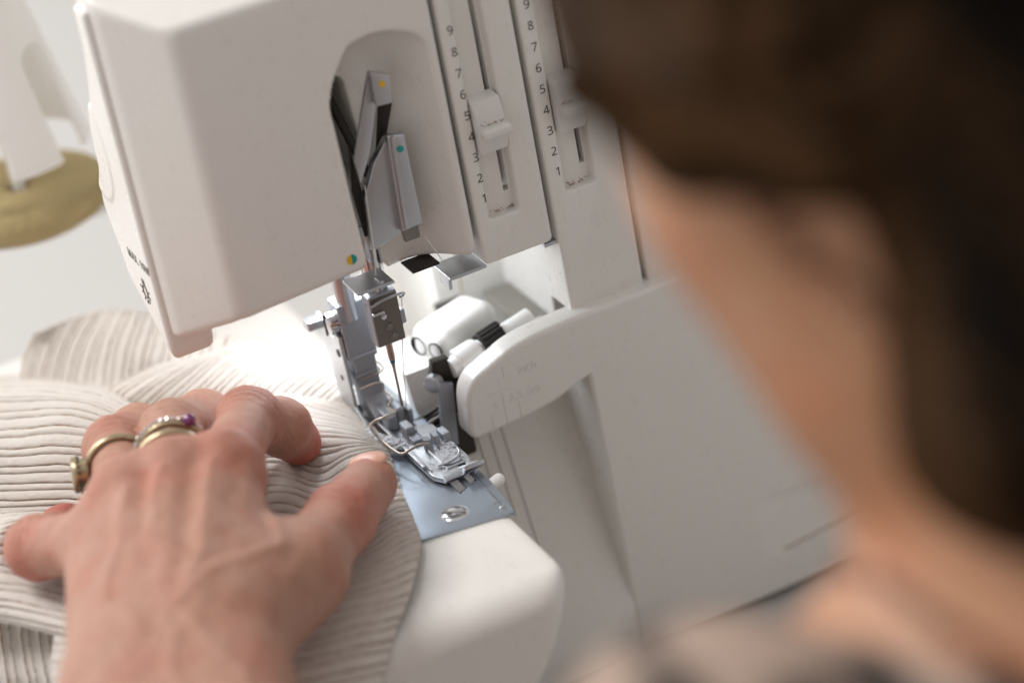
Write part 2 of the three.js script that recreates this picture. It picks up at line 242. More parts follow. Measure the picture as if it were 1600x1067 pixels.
// head cover with the take-up lever recess
{
  const A = [-46.5, 15], B = [-62.5, -3];   // chamfer from the front face back to the side seam
  const nx = -(A[1] - B[1]), nz = (A[0] - B[0]), nl = len(nx, nz);
  const head = (x, y, z) => {
    // lower edge: falls towards the left corner and the recess
    const yb = 60.5 + 0.05 * (x + 46) - (x < -46 ? (-46 - x) * 0.42 : 0) - 9.5 * clamp((x + 4) / 9, 0, 1) ** 1.5;
    let dd = sbox(x, y, z, -62.5, 28.2, 40, 190, -15, 15, 1.2);
    dd = smax(dd, (y - 151 - (15 - z) * 0.45) * 0.9, 2.5);
    dd = smax(dd, ((x - A[0]) * nx + (z - A[1]) * nz) / nl, 2.4);
    dd = smax(dd, (yb - y) * 0.9, 3.5);
    // recess: straight left wall, cove to the right, arched top
    const cove = x < 9 ? 0.5 : 0.5 + ((x - 9) / 17) ** 2.2 * 15.1;
    const top = 131 - ((x - 9) / 16) ** 2 * 6 - Math.max(0, -(x - 2)) * 0.9;
    const fl = (cove - z) * 0.8;
    const sx = x - 1.2 + (y - 100) * 0.052, slit = Math.max(y > 114 ? len(sx, y - 114) - 3 : Math.abs(sx) - 3, 84 - y, -30 - z);
    let rec = smax(smax(fl, -(x + 6.2 - (y - 90) * -0.02), 2.5), (y - top) * 0.9, 5);
    return smax(smax(dd, -rec, 1.4), -slit, 0.5);
  };
  const g = uvBox(net(head, [-66, 38, -25], [32, 192, 20], 1.0), 60);
  part('head_cover', g, M.plastic, mach);
  // side cover, a shallow shell behind the seam, narrowing towards the bottom
  const side = (x, y, z) => {
    const wide = -46 + 0 * y, bulge = -64.2;
    let dd = sbox(x, y, z, bulge, -50, 42, 157, wide, -4.2, 1.6);
    const K = [[44, -10], [53, -17], [68, -34], [87, -41], [104, -31], [150, -14.5], [170, -14]]; let zb = -14; for (let i = 0; i < 6; i++) if (y >= K[i][0] && y < K[i + 1][0]) { const t = (y - K[i][0]) / (K[i + 1][0] - K[i][0]); zb = K[i][1] + (K[i + 1][1] - K[i][1]) * t * t * (3 - 2 * t); }
    dd = smax(dd, (zb - z) * 0.75, 2.5);
    dd = smax(dd, (44 + (-5 - z) * 0.55 - y) * 0.85, 7);
    const rr = len((y - 108) * 0.8, z + 32) - 14;                      // round boss of the lamp cover
    return smin(dd, smax(smax(rr, Math.abs(x + 60) - 4.7, 1), dd - 0.8, 0.5), 0.8);
  };
  part('side_cover', uvBox(net(side, [-72, 38, -64], [-46, 160, 0], 1.0), 60), M.plastic, mach);
  // print on the side cover
  const tx = text('MAX. 10W', 2.9, 0.12); tx.rotateY(-Math.PI / 2); tx.translate(-64.15, 76.2, -14.5);
  part('lamp_marking', tx, M.inkGrey, mach);
  const ic = []; const ring = new THREE.TorusGeometry(2.0, 0.32, 8, 28); ring.rotateY(Math.PI / 2); ring.translate(-64.2, 66.2, -15); ic.push(ring, box(-64.4, -64.1, 68.3, 70.3, -16.1, -13.9, 0.1));
  for (let k = 0; k < 7; k++) { const a = (k / 6 - 0.5) * 3.6 - Math.PI / 2; ic.push(rod([-64.2, 66.2 + 2.8 * Math.sin(a), -15 + 2.8 * Math.cos(a)], [-64.2, 66.2 + 3.9 * Math.sin(a), -15 + 3.9 * Math.cos(a)], 0.28, 0.28, 8)); }
  part('lamp_marking', ic, M.inkGrey, mach);
  // half yellow half green threading dot
  const dot = (x, y, z, r, m, a0 = 0, a1 = 6.2832, par = mach) => { const q = new THREE.CylinderGeometry(r, r, 0.3, 24, 1, false, a0, a1); q.rotateX(Math.PI / 2); q.translate(x, y, z); return part('threading_dot', q, m, par); };
  dot(-10.4, 67.8, 15.1, 1.5, M.yellow, 3.1416, 3.1416); dot(-10.3, 67.8, 15.1, 1.5, M.green, 0, 3.1416);
  // take-up levers
  const poly = (k, z0, z1, b = 0.2) => ext(DATA[k].map((q) => [q[0], q[1]]), z0, z1, b);
  part('lever_cavity', box(-4, 7, 80, 122, -18.5, -17, 0.1), M.cast, mach);
  const l1 = part('lever_and_gap_shade', [poly('levA', 9, 10.4), poly('levB', 11, 13.4)], M.metal, mach);
  dot(DATA.levB[1][0] - 2.6, DATA.levB[1][1] - 1.8, 13.5, 0.95, M.yellow, 0, 6.2832, l1);
  part('lever_and_gap_shade', [poly('gapShade', 3, 4.4)], M.oil, mach);  // dark plate, not a lever: paints the shaded gap beside it
  part('lever_and_gap_shade', [rod([-1.5, 115, -6], [3.5, 86, 4], 1.3)], M.oil, mach);
  const lc = part('lever_guard', [poly('grdA', 6, 9.2, 0.4), poly('grdB', 8.8, 11.6, 0.7), ext([[DATA.grdB[0][0] + 0.7, DATA.grdB[0][1] - 0.5], [DATA.grdB[0][0] + 1.7, DATA.grdB[0][1] - 0.5], [DATA.grdB[3][0] + 1.7, DATA.grdB[3][1] + 1], [DATA.grdB[3][0] + 0.7, DATA.grdB[3][1] + 1]], 11, 12.6, 0.3)], M.metal, mach);
  part('guard_slot_shade', box(DATA.grdB[3][0] + 1, DATA.grdB[2][0] - 1, DATA.grdB[3][1] - 4.5, DATA.grdB[3][1] + 0.6, 7.5, 9.6, 0.3), M.dark, lc);  // solid grey block; its tone stands in for shade in the slot
  dot(DATA.grdB[1][0] - 2.2, DATA.grdB[1][1] - 4, 11.7, 1.0, M.green, 0, 6.2832, lc);
  part('lever_inset', poly('inset', 5.6, 6.5, 0.1), M.oil, mach);
  part('head_under_plate', [box(9, 18, 53.2, 54.0, 0, 9, 0.3)], M.oil, mach);
  part('thread_guide', [box(-11.5, 0.5, 56.5, 57.4, 5, 16.6, 0.3), box(-4, -2.6, 57.2, 58.4, 12, 16.2, 0.3)], M.metal, mach);
  part('thread_guide', [box(18, 30.2, 49.6, 50.6, 2, 14.8, 0.3), extX([[4, 50], [11, 50], [10, 44.5], [8, 43.5], [4, 45.5]], 19, 20, 0.2), box(19, 24, 44.6, 50, 3.4, 4.4, 0.2)], M.metal, mach);
}
// tension columns
function column(x0, x1, yb, zf, numbers, slotX, sliderY, nm) {
  const c = new THREE.Shape(); const r = 1.6;
  c.moveTo(x0 + r, yb); c.lineTo(x1 - r, yb); c.absarc(x1 - r, yb + r, r, -Math.PI / 2, 0); c.lineTo(x1, 185); c.lineTo(x0, 185); c.lineTo(x0, yb + r); c.absarc(x0 + r, yb + r, r, Math.PI, Math.PI * 1.5);
  const holes = [];
  if (slotX) { const w = 4.9, h = new THREE.Path(); h.moveTo(slotX - w, 160); h.lineTo(slotX - w, 66); h.absarc(slotX - w + 1.2, 65.2, 1.2, Math.PI, 1.5 * Math.PI); h.lineTo(slotX + w - 1.2, 64); h.absarc(slotX + w - 1.2, 65.2, 1.2, -Math.PI / 2, 0); h.lineTo(slotX + w, 160); holes.push(h); }
  const p = part('tension_column', uvBox(ext(c, zf - 16, zf, 0.9, holes), 60), M.plastic, mach);
  if (slotX) {
    for (const [a, b] of [[slotX - 5.4, slotX + 2.2], [slotX + 3.9, slotX + 5.4]]) part('dial_track', uvBox(box(a, b, 62, 162, zf - 7, zf - 3.2, 0.2), 30), M.plastic, p);
    part('dial_track', uvBox(box(slotX + 2.1, slotX + 4, 62, 70, zf - 7, zf - 3.25, 0.1), 30), M.plastic, p);
    { const q = []; for (let k = 0; k < 20; k++) { const g = new THREE.IcosahedronGeometry(0.12 + 0.2 * rnd(), 0); g.scale(1.4, 0.7, 0.5); g.translate(slotX - 4.6 + 9 * rnd(), 64.3 + rnd() * rnd() * 1.6, zf - 3.1); q.push(g); } part('track_dirt', q, M.dirt, p); }
    const s = part('tension_slider', [extX([[zf - 3.4, sliderY - 8.8], [zf + 1.2, sliderY - 8.2], [zf + 3, sliderY - 4], [zf + 3, sliderY + 4], [zf + 1.2, sliderY + 8.4], [zf - 3.4, sliderY + 9]], slotX - 4.5, slotX + 4.5, 0.8)], M.plasticPlain, p);
    part('finger_ridge', [box(slotX - 4.2, slotX + 5.2, sliderY - 2.6, sliderY + 0.8, zf + 2, zf + 6.2, 1.3)], M.plasticPlain, s);
{ const q = []; for (let k = 0; k < 26; k++) { const g = new THREE.IcosahedronGeometry(0.12 + 0.22 * rnd(), 0); g.scale(1 + rnd(), 0.8, 0.4); g.translate(slotX - 3.4 + 7 * rnd(), sliderY + 1.0 + rnd() * rnd() * 1.8, zf + 2.95); q.push(g); } part('slider_grime', q, M.dirt, s); }
  }
  if (numbers) for (let k = 1; k <= 9; k++) { const t = text(String(k), 2.7, 0.12, fontR); t.translate(numbers - (k - 1) * 0.06, 71.5 + (k - 1) * 6.68, zf - 0.02); part('numeral', t, M.ink, p); }
}
column(29.8, 52.4, 50.4, 15, 33.3, 38.9, 93.5);
column(54.2, 79.4, 24.5, 15, 57.8, 64.4, 91.5);
column(81.2, 120, 25.0, 15, 0, 0, 0);
part('column_clip', box(50, 55, 48.2, 49.4, 3, 13.5, 0.3), M.metal, mach);
// inside of the opening under the columns
part('inner_wall', [uvBox(box(35, 62, -10, 62, -50, -48.5, 0.6), 40), uvBox(box(59.5, 67, -2, 60, -49, -12, 0.6), 40)], M.plastic, mach);
part('inner_panel_edge', [box(43.8, 44.2, 8.5, 30, -48.6, -48.3, 0.05), box(37, 44, 8.2, 8.6, -48.6, -48.3, 0.05)], M.yellow.clone(), mach).material.color.set(0xb8b08a);
part('wall_slot_shade', [box(33.5, 43, 7.6, 10.6, -49.5, -48.2, 0.8)], M.dark, mach);  // no opening cut: grey block painted in for its dark inside
part('inner_shelf', box(50, 80, 8, 10, -46, 12, 0.3), M.grey, mach);
{
  const cm = new THREE.Matrix4().makeRotationY(-1.2).setPosition(15.3, 17.2, -11), loc = (g) => { g.applyMatrix4(cm); return g; };
  const cyl = part('looper_arm_cover', loc(box(-8, 8, -6.2, 6.2, -26, 0, 4.6)), M.white, mach);
  for (const [x, r] of [[-3.7, 2.9], [3.7, 2.5]]) { const h = part('screw_hole', loc(lathe([[0, -2.6], [r * 0.62, -2.6], [r * 0.66, -0.6], [r, -0.5], [r, 0.12], [r * 1.12, 0.12], [r * 1.12, -0.3]], [x, -0.2, 0], [0, 0, 1])), M.oil, cyl); part('screw_head', loc(lathe([[0, 0.5], [r * 0.4, 0.5], [r * 0.55, 0]], [x, -0.2, -2.5], [0, 0, 1])), M.metal, h); }
  part('bed_hump', uvBox(net((x, y, z) => smin(sbox(x, y, z, 7, 30, -30, -1, -60, -8, 6), len((x - 16) / 1.3, y + 4, (z + 20)) - 7, 8) , [0, -32, -64], [40, 12, 0], 1.2), 40), M.white, mach);
  // upper knife drive, shaft and black knob
  part('drive_shaft', [rod([16, 16.5, 5], [46, 21.0, 1], 3.2), lathe([[0, 0], [4.4, 0], [4.8, 0.6], [4.8, 7], [4.2, 8]], [18.4, 16.9, 5.0], [1, 0.14, -0.12])], M.white, mach);
  part('drive_collar', [rod([27.4, 18.4, 3.6], [35, 19.5, 2.6], 4.6, 4.6, 28)], M.rubber, mach);
  const kn = []; for (let k = 0; k < 18; k++) { const a = k / 18 * 6.2832; kn.push(rod([27.6, 18.4 + 4.6 * Math.sin(a), 3.6 + 4.6 * Math.cos(a)], [34.8, 19.5 + 4.6 * Math.sin(a), 2.6 + 4.6 * Math.cos(a)], 0.45, 0.45, 6)); }
  part('collar_rib', kn, M.rubber, mach);
  const P2 = (k, z0, z1, b = 0.3) => ext(DATA[k].map((q) => [q[0], q[1]]).reverse(), z0, z1, b);
  const kh = part('knife_holder', [P2('kh', 1, 4.6, 0.5), P2('kh2', -4, 0.2, 0.5)], M.oil, mach);
  part('clamp_screw', [lathe([[0, 3.4], [2.3, 3.3], [2.8, 2.7], [2.8, 0]], [DATA.kh[6][0] + 1.6, DATA.kh[6][1] + 2, 4.4], [-0.75, 0, 0.66])], M.metal, kh);
  part('knife', [P2('knife', 6.4, 8.2, 0.3)], M.cast, mach);
  part('looper', [tube([[16, 1.5, 0], [10, -0.8, 0.6], [4, -2.2, 0.4], [-0.5, -0.4, -0.6]], 0.9, 40, 8), tube([[18, 5, -2], [11, 1.2, -2], [3, -0.6, -2.4]], 0.7, 40, 8)], M.oil, mach);
  part('looper_bracket', [box(8, 20, -16, -2, -10, 3, 1), ext([[4, -3.5], [8.4, -2.4], [9.6, -6.2], [5.6, -8]], 0, 3, 0.3)], M.oil, mach);
}
// looper cover with its tongue
{
  const s = new THREE.Shape(); s.moveTo(16, -1.3); s.bezierCurveTo(13.4, -1.5, 12.5, -0.2, 12.7, 3); s.lineTo(13.5, 10); s.bezierCurveTo(14.0, 15, 16, 18.0, 19.6, 19.4); s.lineTo(27.5, 22.6); s.bezierCurveTo(31, 24.6, 38, 26.0, 58, 26.0); s.lineTo(240, 26.0); s.lineTo(240, -99); s.lineTo(55.5, -99); s.lineTo(54.2, 4.6); s.bezierCurveTo(52, 4.4, 47, 2.4, 42, 1.0); s.bezierCurveTo(34, -0.6, 26, -1.0, 16, -1.3);
  const g = new THREE.ExtrudeGeometry(s, { depth: 6, bevelEnabled: true, bevelSize: 1.6, bevelThickness: 1.8, bevelOffset: -1.6, bevelSegments: 8, curveSegments: 40 }); g.translate(0, 0, 12.2);
  const h = [[99.5, -62], [150, -62], [150, -84.5], [99.5, -84.5]];
  let cg = uvBox(toCreasedNormals(g, 0.7), 60);
  {
    const w = extY([[99.5, 20.4], [180, 20.4], [180, 12]], -84.5, -62, 0); uvBox(w, 60); for (const q of [cg, w]) for (const k of Object.keys(q.attributes)) if (!['position', 'normal', 'uv'].includes(k)) q.deleteAttribute(k);
    const A = new Brush(cg), B = new Brush(w); A.updateMatrixWorld(); B.updateMatrixWorld();
    const ev = new Evaluator(); ev.useGroups = false; cg = ev.evaluate(A, B, SUBTRACTION).geometry;
    cg.clearGroups?.();
  }
  const c = part('looper_cover', cg, M.plastic, mach);
  // embossed marks
  const z = 19.92, em = (t, x, y, sz) => { const q = text(t, sz, 0.25, fontR); q.translate(x, y, z); part('embossed_marking', q, M.plasticPlain, c); };
  em('inch', 34.6, 16.2, 2.5); em('2.5 cm', 32.2, 8.2, 2.6); em('5', 22.4, 7.6, 2.2);
  const bar = (x0, x1, y0, y1) => part('embossed_line', box(x0, x1, y0, y1, z - 0.1, z + 0.22, 0.08), M.plasticPlain, c);
  bar(20.6, 27.4, 12.0, 12.35); bar(25.0, 25.35, 0.4, 11.2); bar(20.4, 20.75, 0.2, 5.2); bar(20.4, 24, 5.0, 5.3); bar(29.8, 30.1, 0.8, 6.2); bar(26.6, 26.9, 15.5, 19.5);
  part('hinge_block', uvBox(box(54.6, 240, -99, 10, -14, 11.5, 1), 60), M.plastic, mach);
  // finger grip: a lip over a hollow
  part('grip_dirt', [tube([[112, -84.2, 19.0], [128, -84.3, 17.4], [150, -84.3, 15.2]], 0.3, 30, 6)], M.dirt, c);
  // sloping panel in the recess behind the bed, with fine seam guide lines
  const zy = (y) => -1 - (y + 14) * 0.318;
  part('recess_panel', uvBox(extX([[zy(12), 12], [zy(-80), -80], [19.9, -99], [10, -99], [zy(12) - 4, 12]], 6, 55.5, 0.1), 60), M.plastic, mach);
  for (const [x, y0, y1] of [[22, -40, 6], [26.2, -40, 6], [30.4, -52, 6]]) part('seam_guide_line', extX([[zy(y1) + 0.02, y1], [zy(y0) + 0.02, y0], [zy(y0) + 0.14, y0], [zy(y1) + 0.14, y1]], x - 0.13, x + 0.13, 0), M.inkGrey, mach);
}
// bed with a rounded nose, needle plate let into it
{
  const bed = (x, y, z) => {
    const well = sbox(x, y, z, -5, 5, -12, 5, -6, 50, 1);
    let dd = sbox(x, y, z, -112, 5.2, -96, -0.7, -140, 106, 2.0);
    const a = Math.max(0, y + 20), b = z - 88;                       // big radius along the front edge
    dd = smax(dd, y > -10.7 && z > 96 ? len(y + 10.7, z - 96) - 10 : dd, 0.5);
    dd = smax(dd, (x - 5.2 - Math.min(0, y + 6) * 0.66) * 0.83, 5);
    dd = smax(dd, (x - 5.2 + z - 106 + 6) * 0.7071, 6);
    dd = smax(dd, (-60 - y) + Math.max(0, 0), 2);
    return Math.max(dd, -well);
  };
  part('bed', uvBox(net(bed, [-116, -66, -145], [10, 4, 113], 1.7), 60), M.plastic, mach);
  const pl = new THREE.Shape(); for (const [i, q] of [[-44, -34], [6.2, -34], [6.6, 44], [5.8, 58], [4.6, 66], [-24, 61.2], [-44, 57.9]].entries()) i ? pl.lineTo(q[0], -q[1]) : pl.moveTo(q[0], -q[1]);
  const hole = (pts) => new THREE.Path(pts.map(([x, z]) => new THREE.Vector2(x, -z)));
  const g = ext(pl, 0, 1.2, 0.25, [hole([[-3.9, 12], [-0.4, 12], [-0.4, 45], [-3.9, 47]]), hole([[1.0, 14], [3.6, 14], [3.6, 43], [1.0, 45]]), hole([[5.0, 20], [5.5, 20], [3.9, 56.6], [3.3, 56.8]]), hole([[-2, -4], [3, -4], [3, 8], [-2, 8]])]);
  g.rotateX(-Math.PI / 2); g.translate(0, -1.1, 0);
  const np = part('needle_plate', uvBox(g, 40), M.plate, mach);
  part('plate_well', box(-4.6, 4.8, -9, -7, -3, 50, 0.1), M.cast, np);
  for (const [x0, x1, z0, z1] of [[-3.4, -0.8, 13, 43.5], [1.3, 3.4, 15, 41]]) { const t = []; for (let z = z0; z < z1; z += 1.5) t.push(extX([[z, -0.8], [z + 0.75, 0.25], [z + 1.5, -0.8]], x0, x1, 0)); t.push(box(x0, x1, -2.4, -0.75, z0, z1, 0.1)); part('feed_dog', t, M.metal, np); }
  const sc = part('plate_screw', lathe([[0, 0.5], [2.4, 0.45], [3.3, 0.25], [3.7, 0], [3.7, -0.4]], [-9.6, 0.1, 55], [0, 1, 0]), M.bright, np);
  const sl = box(-3.5, 3.5, 0.45, 0.66, -0.3, 0.3, 0.02); sl.rotateY(-0.62); sl.translate(-9.6, 0, 55); part('screw_slot_shade', sl, M.dark, sc);  // raised grey bar drawn for the shadow in the screw groove
  part('screw_rim', lathe([[3.7, 0.02], [4.5, 0.06], [4.5, 0]], [-9.6, 0.08, 55], [0, 1, 0]), M.metal, np);
  part('latch_knob', net((x, y, z) => caps(x, y, z, [4, -2.6, 45.5], [9.6, -1.6, 44.5], 1.7, 1.9), [0, -6, 40], [14, 3, 50], 0.4), M.white, mach);
  part('latch_pin', lathe([[0, 0.6], [0.8, 0.4], [0.9, 0]], [2.8, 0.1, 62], [0, 1, 0]), M.bright, np);
  part('plate_mark', [box(3.2, 3.5, 0.08, 0.13, 50, 60, 0.01), box(1.5, 4.4, 0.08, 0.13, 58.2, 58.5, 0.01)], M.inkGrey, np);
}
// presser foot and bar
{
  part('presser_bar', rod([-6.4, 36, -12], [-6.4, 66, -12], 3.1), M.metal, mach);
  const f = part('presser_foot', [box(-10.5, -0.8, 23, 42, -18, -9.5, 0.7), box(-9, -1.6, 11.5, 24, -17, -10, 0.6), extX([[-17, 13], [-9, 13], [-8.5, 10], [-2, 6], [-2, 4], [-16, 4]], -8.4, -1.8, 0.4)], M.cast, mach);
  part('foot_side_plate', [extX([[-15, 33], [-10, 32], [-9.5, 8], [-2, 4], [-4, 1.8], [-15, 2], [-22, 8], [-25, 24], [-28, 31], [-27, 34], [-22, 33], [-20, 30], [-15, 30]], -12.0, -10.8, 0.25)], M.metal, f);
  part('lift_finger', [box(-17, -11, 30.5, 34, -27, -22, 0.8)], M.metal, f);
  part('foot_rib', [box(-9.6, -1.0, 22.6, 24.2, -18.4, -9.0, 0.4), box(-9.6, -1.0, 15.6, 17.6, -17.6, -9.2, 0.5)], M.cast, f);
  const sc = part('clamp_screw', lathe([[0, 3.2], [2.6, 3.1], [3.6, 2.6], [3.8, 1.8], [3.8, 0]], [-10.6, 35.5, -14], [-1, 0, 0]), M.bright, f);
  part('screw_slot_shade', box(-14.1, -13.6, 32, 39, -14.4, -13.6, 0.02), M.oil, sc);  // dark bar in place of a groove, shade given by its colour
  part('rivet', lathe([[0, 0.4], [1.2, 0.3], [1.4, 0]], [-12, 25.5, -13], [-1, 0, 0]), M.oil, f);
  part('rivet', lathe([[0, 0.3], [0.8, 0.2], [1, 0]], [-12, 16, -15], [-1, 0, 0]), M.oil, f);
  // sole
  const sole = new THREE.Shape(); for (const [i, q] of [[-8.6, -14], [-1, -14], [-0.6, 4], [5.6, 8], [6.2, 34], [4.8, 39.5], [-5.2, 40.2], [-7.4, 36]].entries()) i ? sole.lineTo(q[0], -q[1]) : sole.moveTo(q[0], -q[1]);
  const g = ext(sole, 0, 1.8, 0.35, [new THREE.Path([[-3, -6], [0.2, -6], [0.2, -14], [-3, -14]].map((q) => new THREE.Vector2(...q))), new THREE.Path([[-1, -31], [3.8, -31], [3.8, -38], [-1, -38]].map((q) => new THREE.Vector2(...q)))]);
  g.rotateX(-Math.PI / 2); g.translate(0, 1.0, 0);
  const so = part('foot_sole', g, M.metal, f);
  part('toe_lip', [extX([[37, 1.6], [39.6, 1.6], [42.6, 4.4], [42, 5.4], [38.8, 2.9], [37, 2.9]], 0.8, 7.2, 0.2), extX([[36, 1.2], [40.6, 1.4], [41.4, 2.6], [40.4, 3.0], [36, 2.8]], -5.6, 1.2, 0.2)], M.metal, so);
  part('side_rail', [box(-8.4, -7.0, 2.6, 4.4, -13, 32, 0.4), box(-6.8, -6.2, 2.6, 3.4, 14, 34, 0.2)], M.metal, so);
  part('hinge_block', [box(-7, -3.4, 2.6, 8.2, -8, 4, 1.2), box(-3.2, 0.2, 2.6, 8.6, -7, 2, 1.4), box(0.4, 2, 2.6, 7.4, -6, 3, 0.6)], M.cast, so);
  part('chain_finger', [box(-4.6, -1.8, 2.6, 7.0, 7, 12.5, 0.5), box(-4.4, -1.2, 2.6, 4.6, 12.5, 17, 0.5), box(0.5, 2.2, 2.6, 6.6, 18, 22, 0.4), rod([-1.6, 3, 21], [-1.6, 6.4, 21], 1.3), box(3.4, 6.0, 2.6, 5.6, 16, 21, 0.4)], M.cast, so);
  part('stitch_tongue', [box(-2.4, 3.6, 2.5, 3.3, 22, 36, 0.3), tube([[-4, 3.4, 33], [0, 4, 34], [3.2, 4.6, 33], [4.2, 4.8, 30]], 0.45, 30, 8)], M.metal, so);
  part('spring_wire', tube(DATA.wire1, 0.45, 90, 10), M.spring, f);
  part('spring_wire', [tube(DATA.wire2, 0.36, 90, 10), tube([[-9.8, 16.2, -8.6], [-1, 17, -8.6], [-0.2, 17.2, -10], [-0.2, 17.4, -14]], 0.4, 40, 8)], M.spring, f);
  // lint caught on the sole and beside the cut edge
  const lint = []; for (let k = 0; k < 260; k++) { const x = -1 + 6 * rnd(), z = 14 + 17 * rnd(); const q = new THREE.IcosahedronGeometry(0.1 + 0.24 * rnd(), 1); q.scale(1 + rnd(), 0.5 + 0.5 * rnd(), 1 + rnd()); q.rotateY(rnd() * 6); q.translate(x, 3.0 + 0.5 * rnd(), z); lint.push(q); }
  const lm = part('lint', lint, M.lint, so); lm.userData.kind = 'stuff';
}
// needle bar, clamp, needle
{
  part('needle_bar', rod([0.4, 44, -1], [0.4, 70, -1], 3.3), M.bright, mach);
  const c = part('needle_clamp', [box(-4.5, 4.8, 30.8, 47.8, -3, 3.4, 0.7), box(3.8, 6.0, 36, 40.5, -3, 3.6, 0.4)], M.cast, mach);
  part('clamp_face', [box(-4.2, 4.5, 31.3, 47.3, 3.35, 3.7, 0.1)], M.oil.clone(), c).material.color.set(0x77716c);
  for (const [x, y] of [[0.2, 37.2], [1.2, 33.8]]) part('set_screw', [lathe([[0, 0.2], [0.7, 0.2], [0.75, -0.2], [1.3, 0.35], [1.5, 0]], [x, y, 3.7], [0, 0, 1])], M.dark, c);
  part('set_screw', [lathe([[0, 0.5], [0.9, 0.45], [1.1, 0]], [-1.0, 40.8, 3.7], [0, 0, 1]), box(-4.4, -0.6, 42, 42.9, 3.6, 4.8, 0.3)], M.bright, c);
  part('guide_wire', [tube([[-4.4, 45.4, 4.4], [0, 46.6, 5], [5.6, 46.6, 5], [6.6, 46, 4.4], [6.2, 45, 3.8], [5.2, 45.2, 4.2]], 0.42, 60, 8)], M.metal, c);
  part('clamp_hole_shade', lathe([[0, 0.06], [0.7, 0.06], [0.7, 0]], [-4.5, 44.6, 0.4], [-1, 0, 0]), M.dark, c);  // flat grey disc standing for a shaded hole
  part('needle', [rod([-0.1, 31, 0.4], [-0.1, 25, 0.4], 1.05), rod([-0.1, 25, 0.4], [-0.1, 21.5, 0.4], 1.05, 0.5), rod([-0.1, 21.5, 0.4], [-0.1, 3, 0.4], 0.5, 0.42), rod([-0.1, 3, 0.4], [-0.1, -2, 0.4], 0.42, 0.05)], M.steelNeedle, mach);
  part('needle_mark', rod([-0.1, 24.4, 0.4], [-0.1, 23.2, 0.4], 0.95, 0.8), M.green, mach).material = new THREE.MeshStandardMaterial({ color: 0x1d5f86, roughness: 0.4 });
}
// built-in lamp under the arm
{
  const l = part('work_lamp', [rod([-20, 58.6, -28], [14, 58.6, -28], 2.0)], new THREE.MeshStandardMaterial({ color: 0xffffff, emissive: new THREE.Color(0.92, 0.96, 1.0), emissiveIntensity: 4 }), mach);
  const r = new THREE.RectAreaLight(new THREE.Color(0.88, 0.94, 1.0), 28, 0.030, 0.024);
  r.position.set(-0.004, 0.0562, -0.028); r.lookAt(0.0, 0, -0.014); scene.add(r);
}
// ------------------------------------------------------------------ threads
function threadThing(pts, label, r = 0.16) { const o = thing('sewing_thread', label, 'thread', pts[pts.length - 1]); part('strand', tube(pts, r, 60, 6), M.thread, o); }
threadThing(DATA.th1, 'white thread running down from the take up lever to the lower guide');
threadThing(DATA.th2, 'white thread hanging beside the needle from the wire guide');
threadThing(DATA.th3, 'white thread slanting from the lever guard to the clip under the recess');
threadThing([[4, -1.6, 1], [9, 0.4, 1.5], [14, 1.6, 6], [18, 2.2, 12]], 'thin thread stretched across the looper behind the knife', 0.12);
// ------------------------------------------------------------------ spool stand behind the machine
{
  const base = [-66, 44, -150];
  part('spool_bracket', [lathe([[0, 0], [24, 0], [25, 1], [24, 2], [0, 2]], [-66, 41.8, -150], [0, 1, 0]), box(-60, 30, 36, 41, -156, -144, 1.5)], M.plasticPlain, mach);
  part('spool_pin', rod([-66, 43, -150], [-66, 165, -150], 2.2), M.white, mach);
  const f = thing('foam_pad', 'round tan foam pad lying under the white cone holder', 'foam pad', base);
  const disc = (x, y, z) => { const r = len(x + 66, z + 150), n = noise.noise(x * 0.35, y * 0.35, z * 0.35) * 0.5 + noise.noise(x * 0.9, y * 0.9, z * 0.9) * 0.25; const q = len(Math.max(r - 26, 0), Math.max(Math.abs(y - 49) - 1.5, 0)) - 3.6; return smax(q, -(r - 4), 1) + n * 0.9; };
  part('pad', uvBox(net(disc, [-100, 42, -184], [-32, 57, -116], 0.8), 18), M.foam, f);
  const c = thing('cone_holder', 'white plastic slotted cone holder on the spool pin above the foam pad', 'cone holder', [-66, 66, -150]);
  const az = [0, 1, 2, 3, 4, 5].map((k) => 0.87 + k * Math.PI / 3);
  const cone = (x, y, z) => {
    const X = x + 66, Z = z + 150, r = len(X, Z), R = 26.5 - (y - 66) * 0.19;
    let dd = smax(Math.abs(r - R) - 1.1, Math.max(66 - y, y - 140), 1.2);
    for (const [k, a] of az.entries()) { const t = X * -Math.sin(a) + Z * Math.cos(a), s = X * Math.cos(a) + Z * Math.sin(a); if (s < 0) continue; const w = k % 2 ? 2.8 : 6, top = k % 2 ? 78 : 99; const sl = y < top ? Math.abs(t) - w : len(t, y - top) - w; dd = smax(dd, -sl, 1.2); }
    return dd;
  };
  part('cone', net(cone, [-97, 62, -181], [-35, 144, -119], 1.0), new THREE.MeshPhysicalMaterial({ color: 0xf6f5f3, roughness: 0.7, transmission: 0.35 }), c);
}
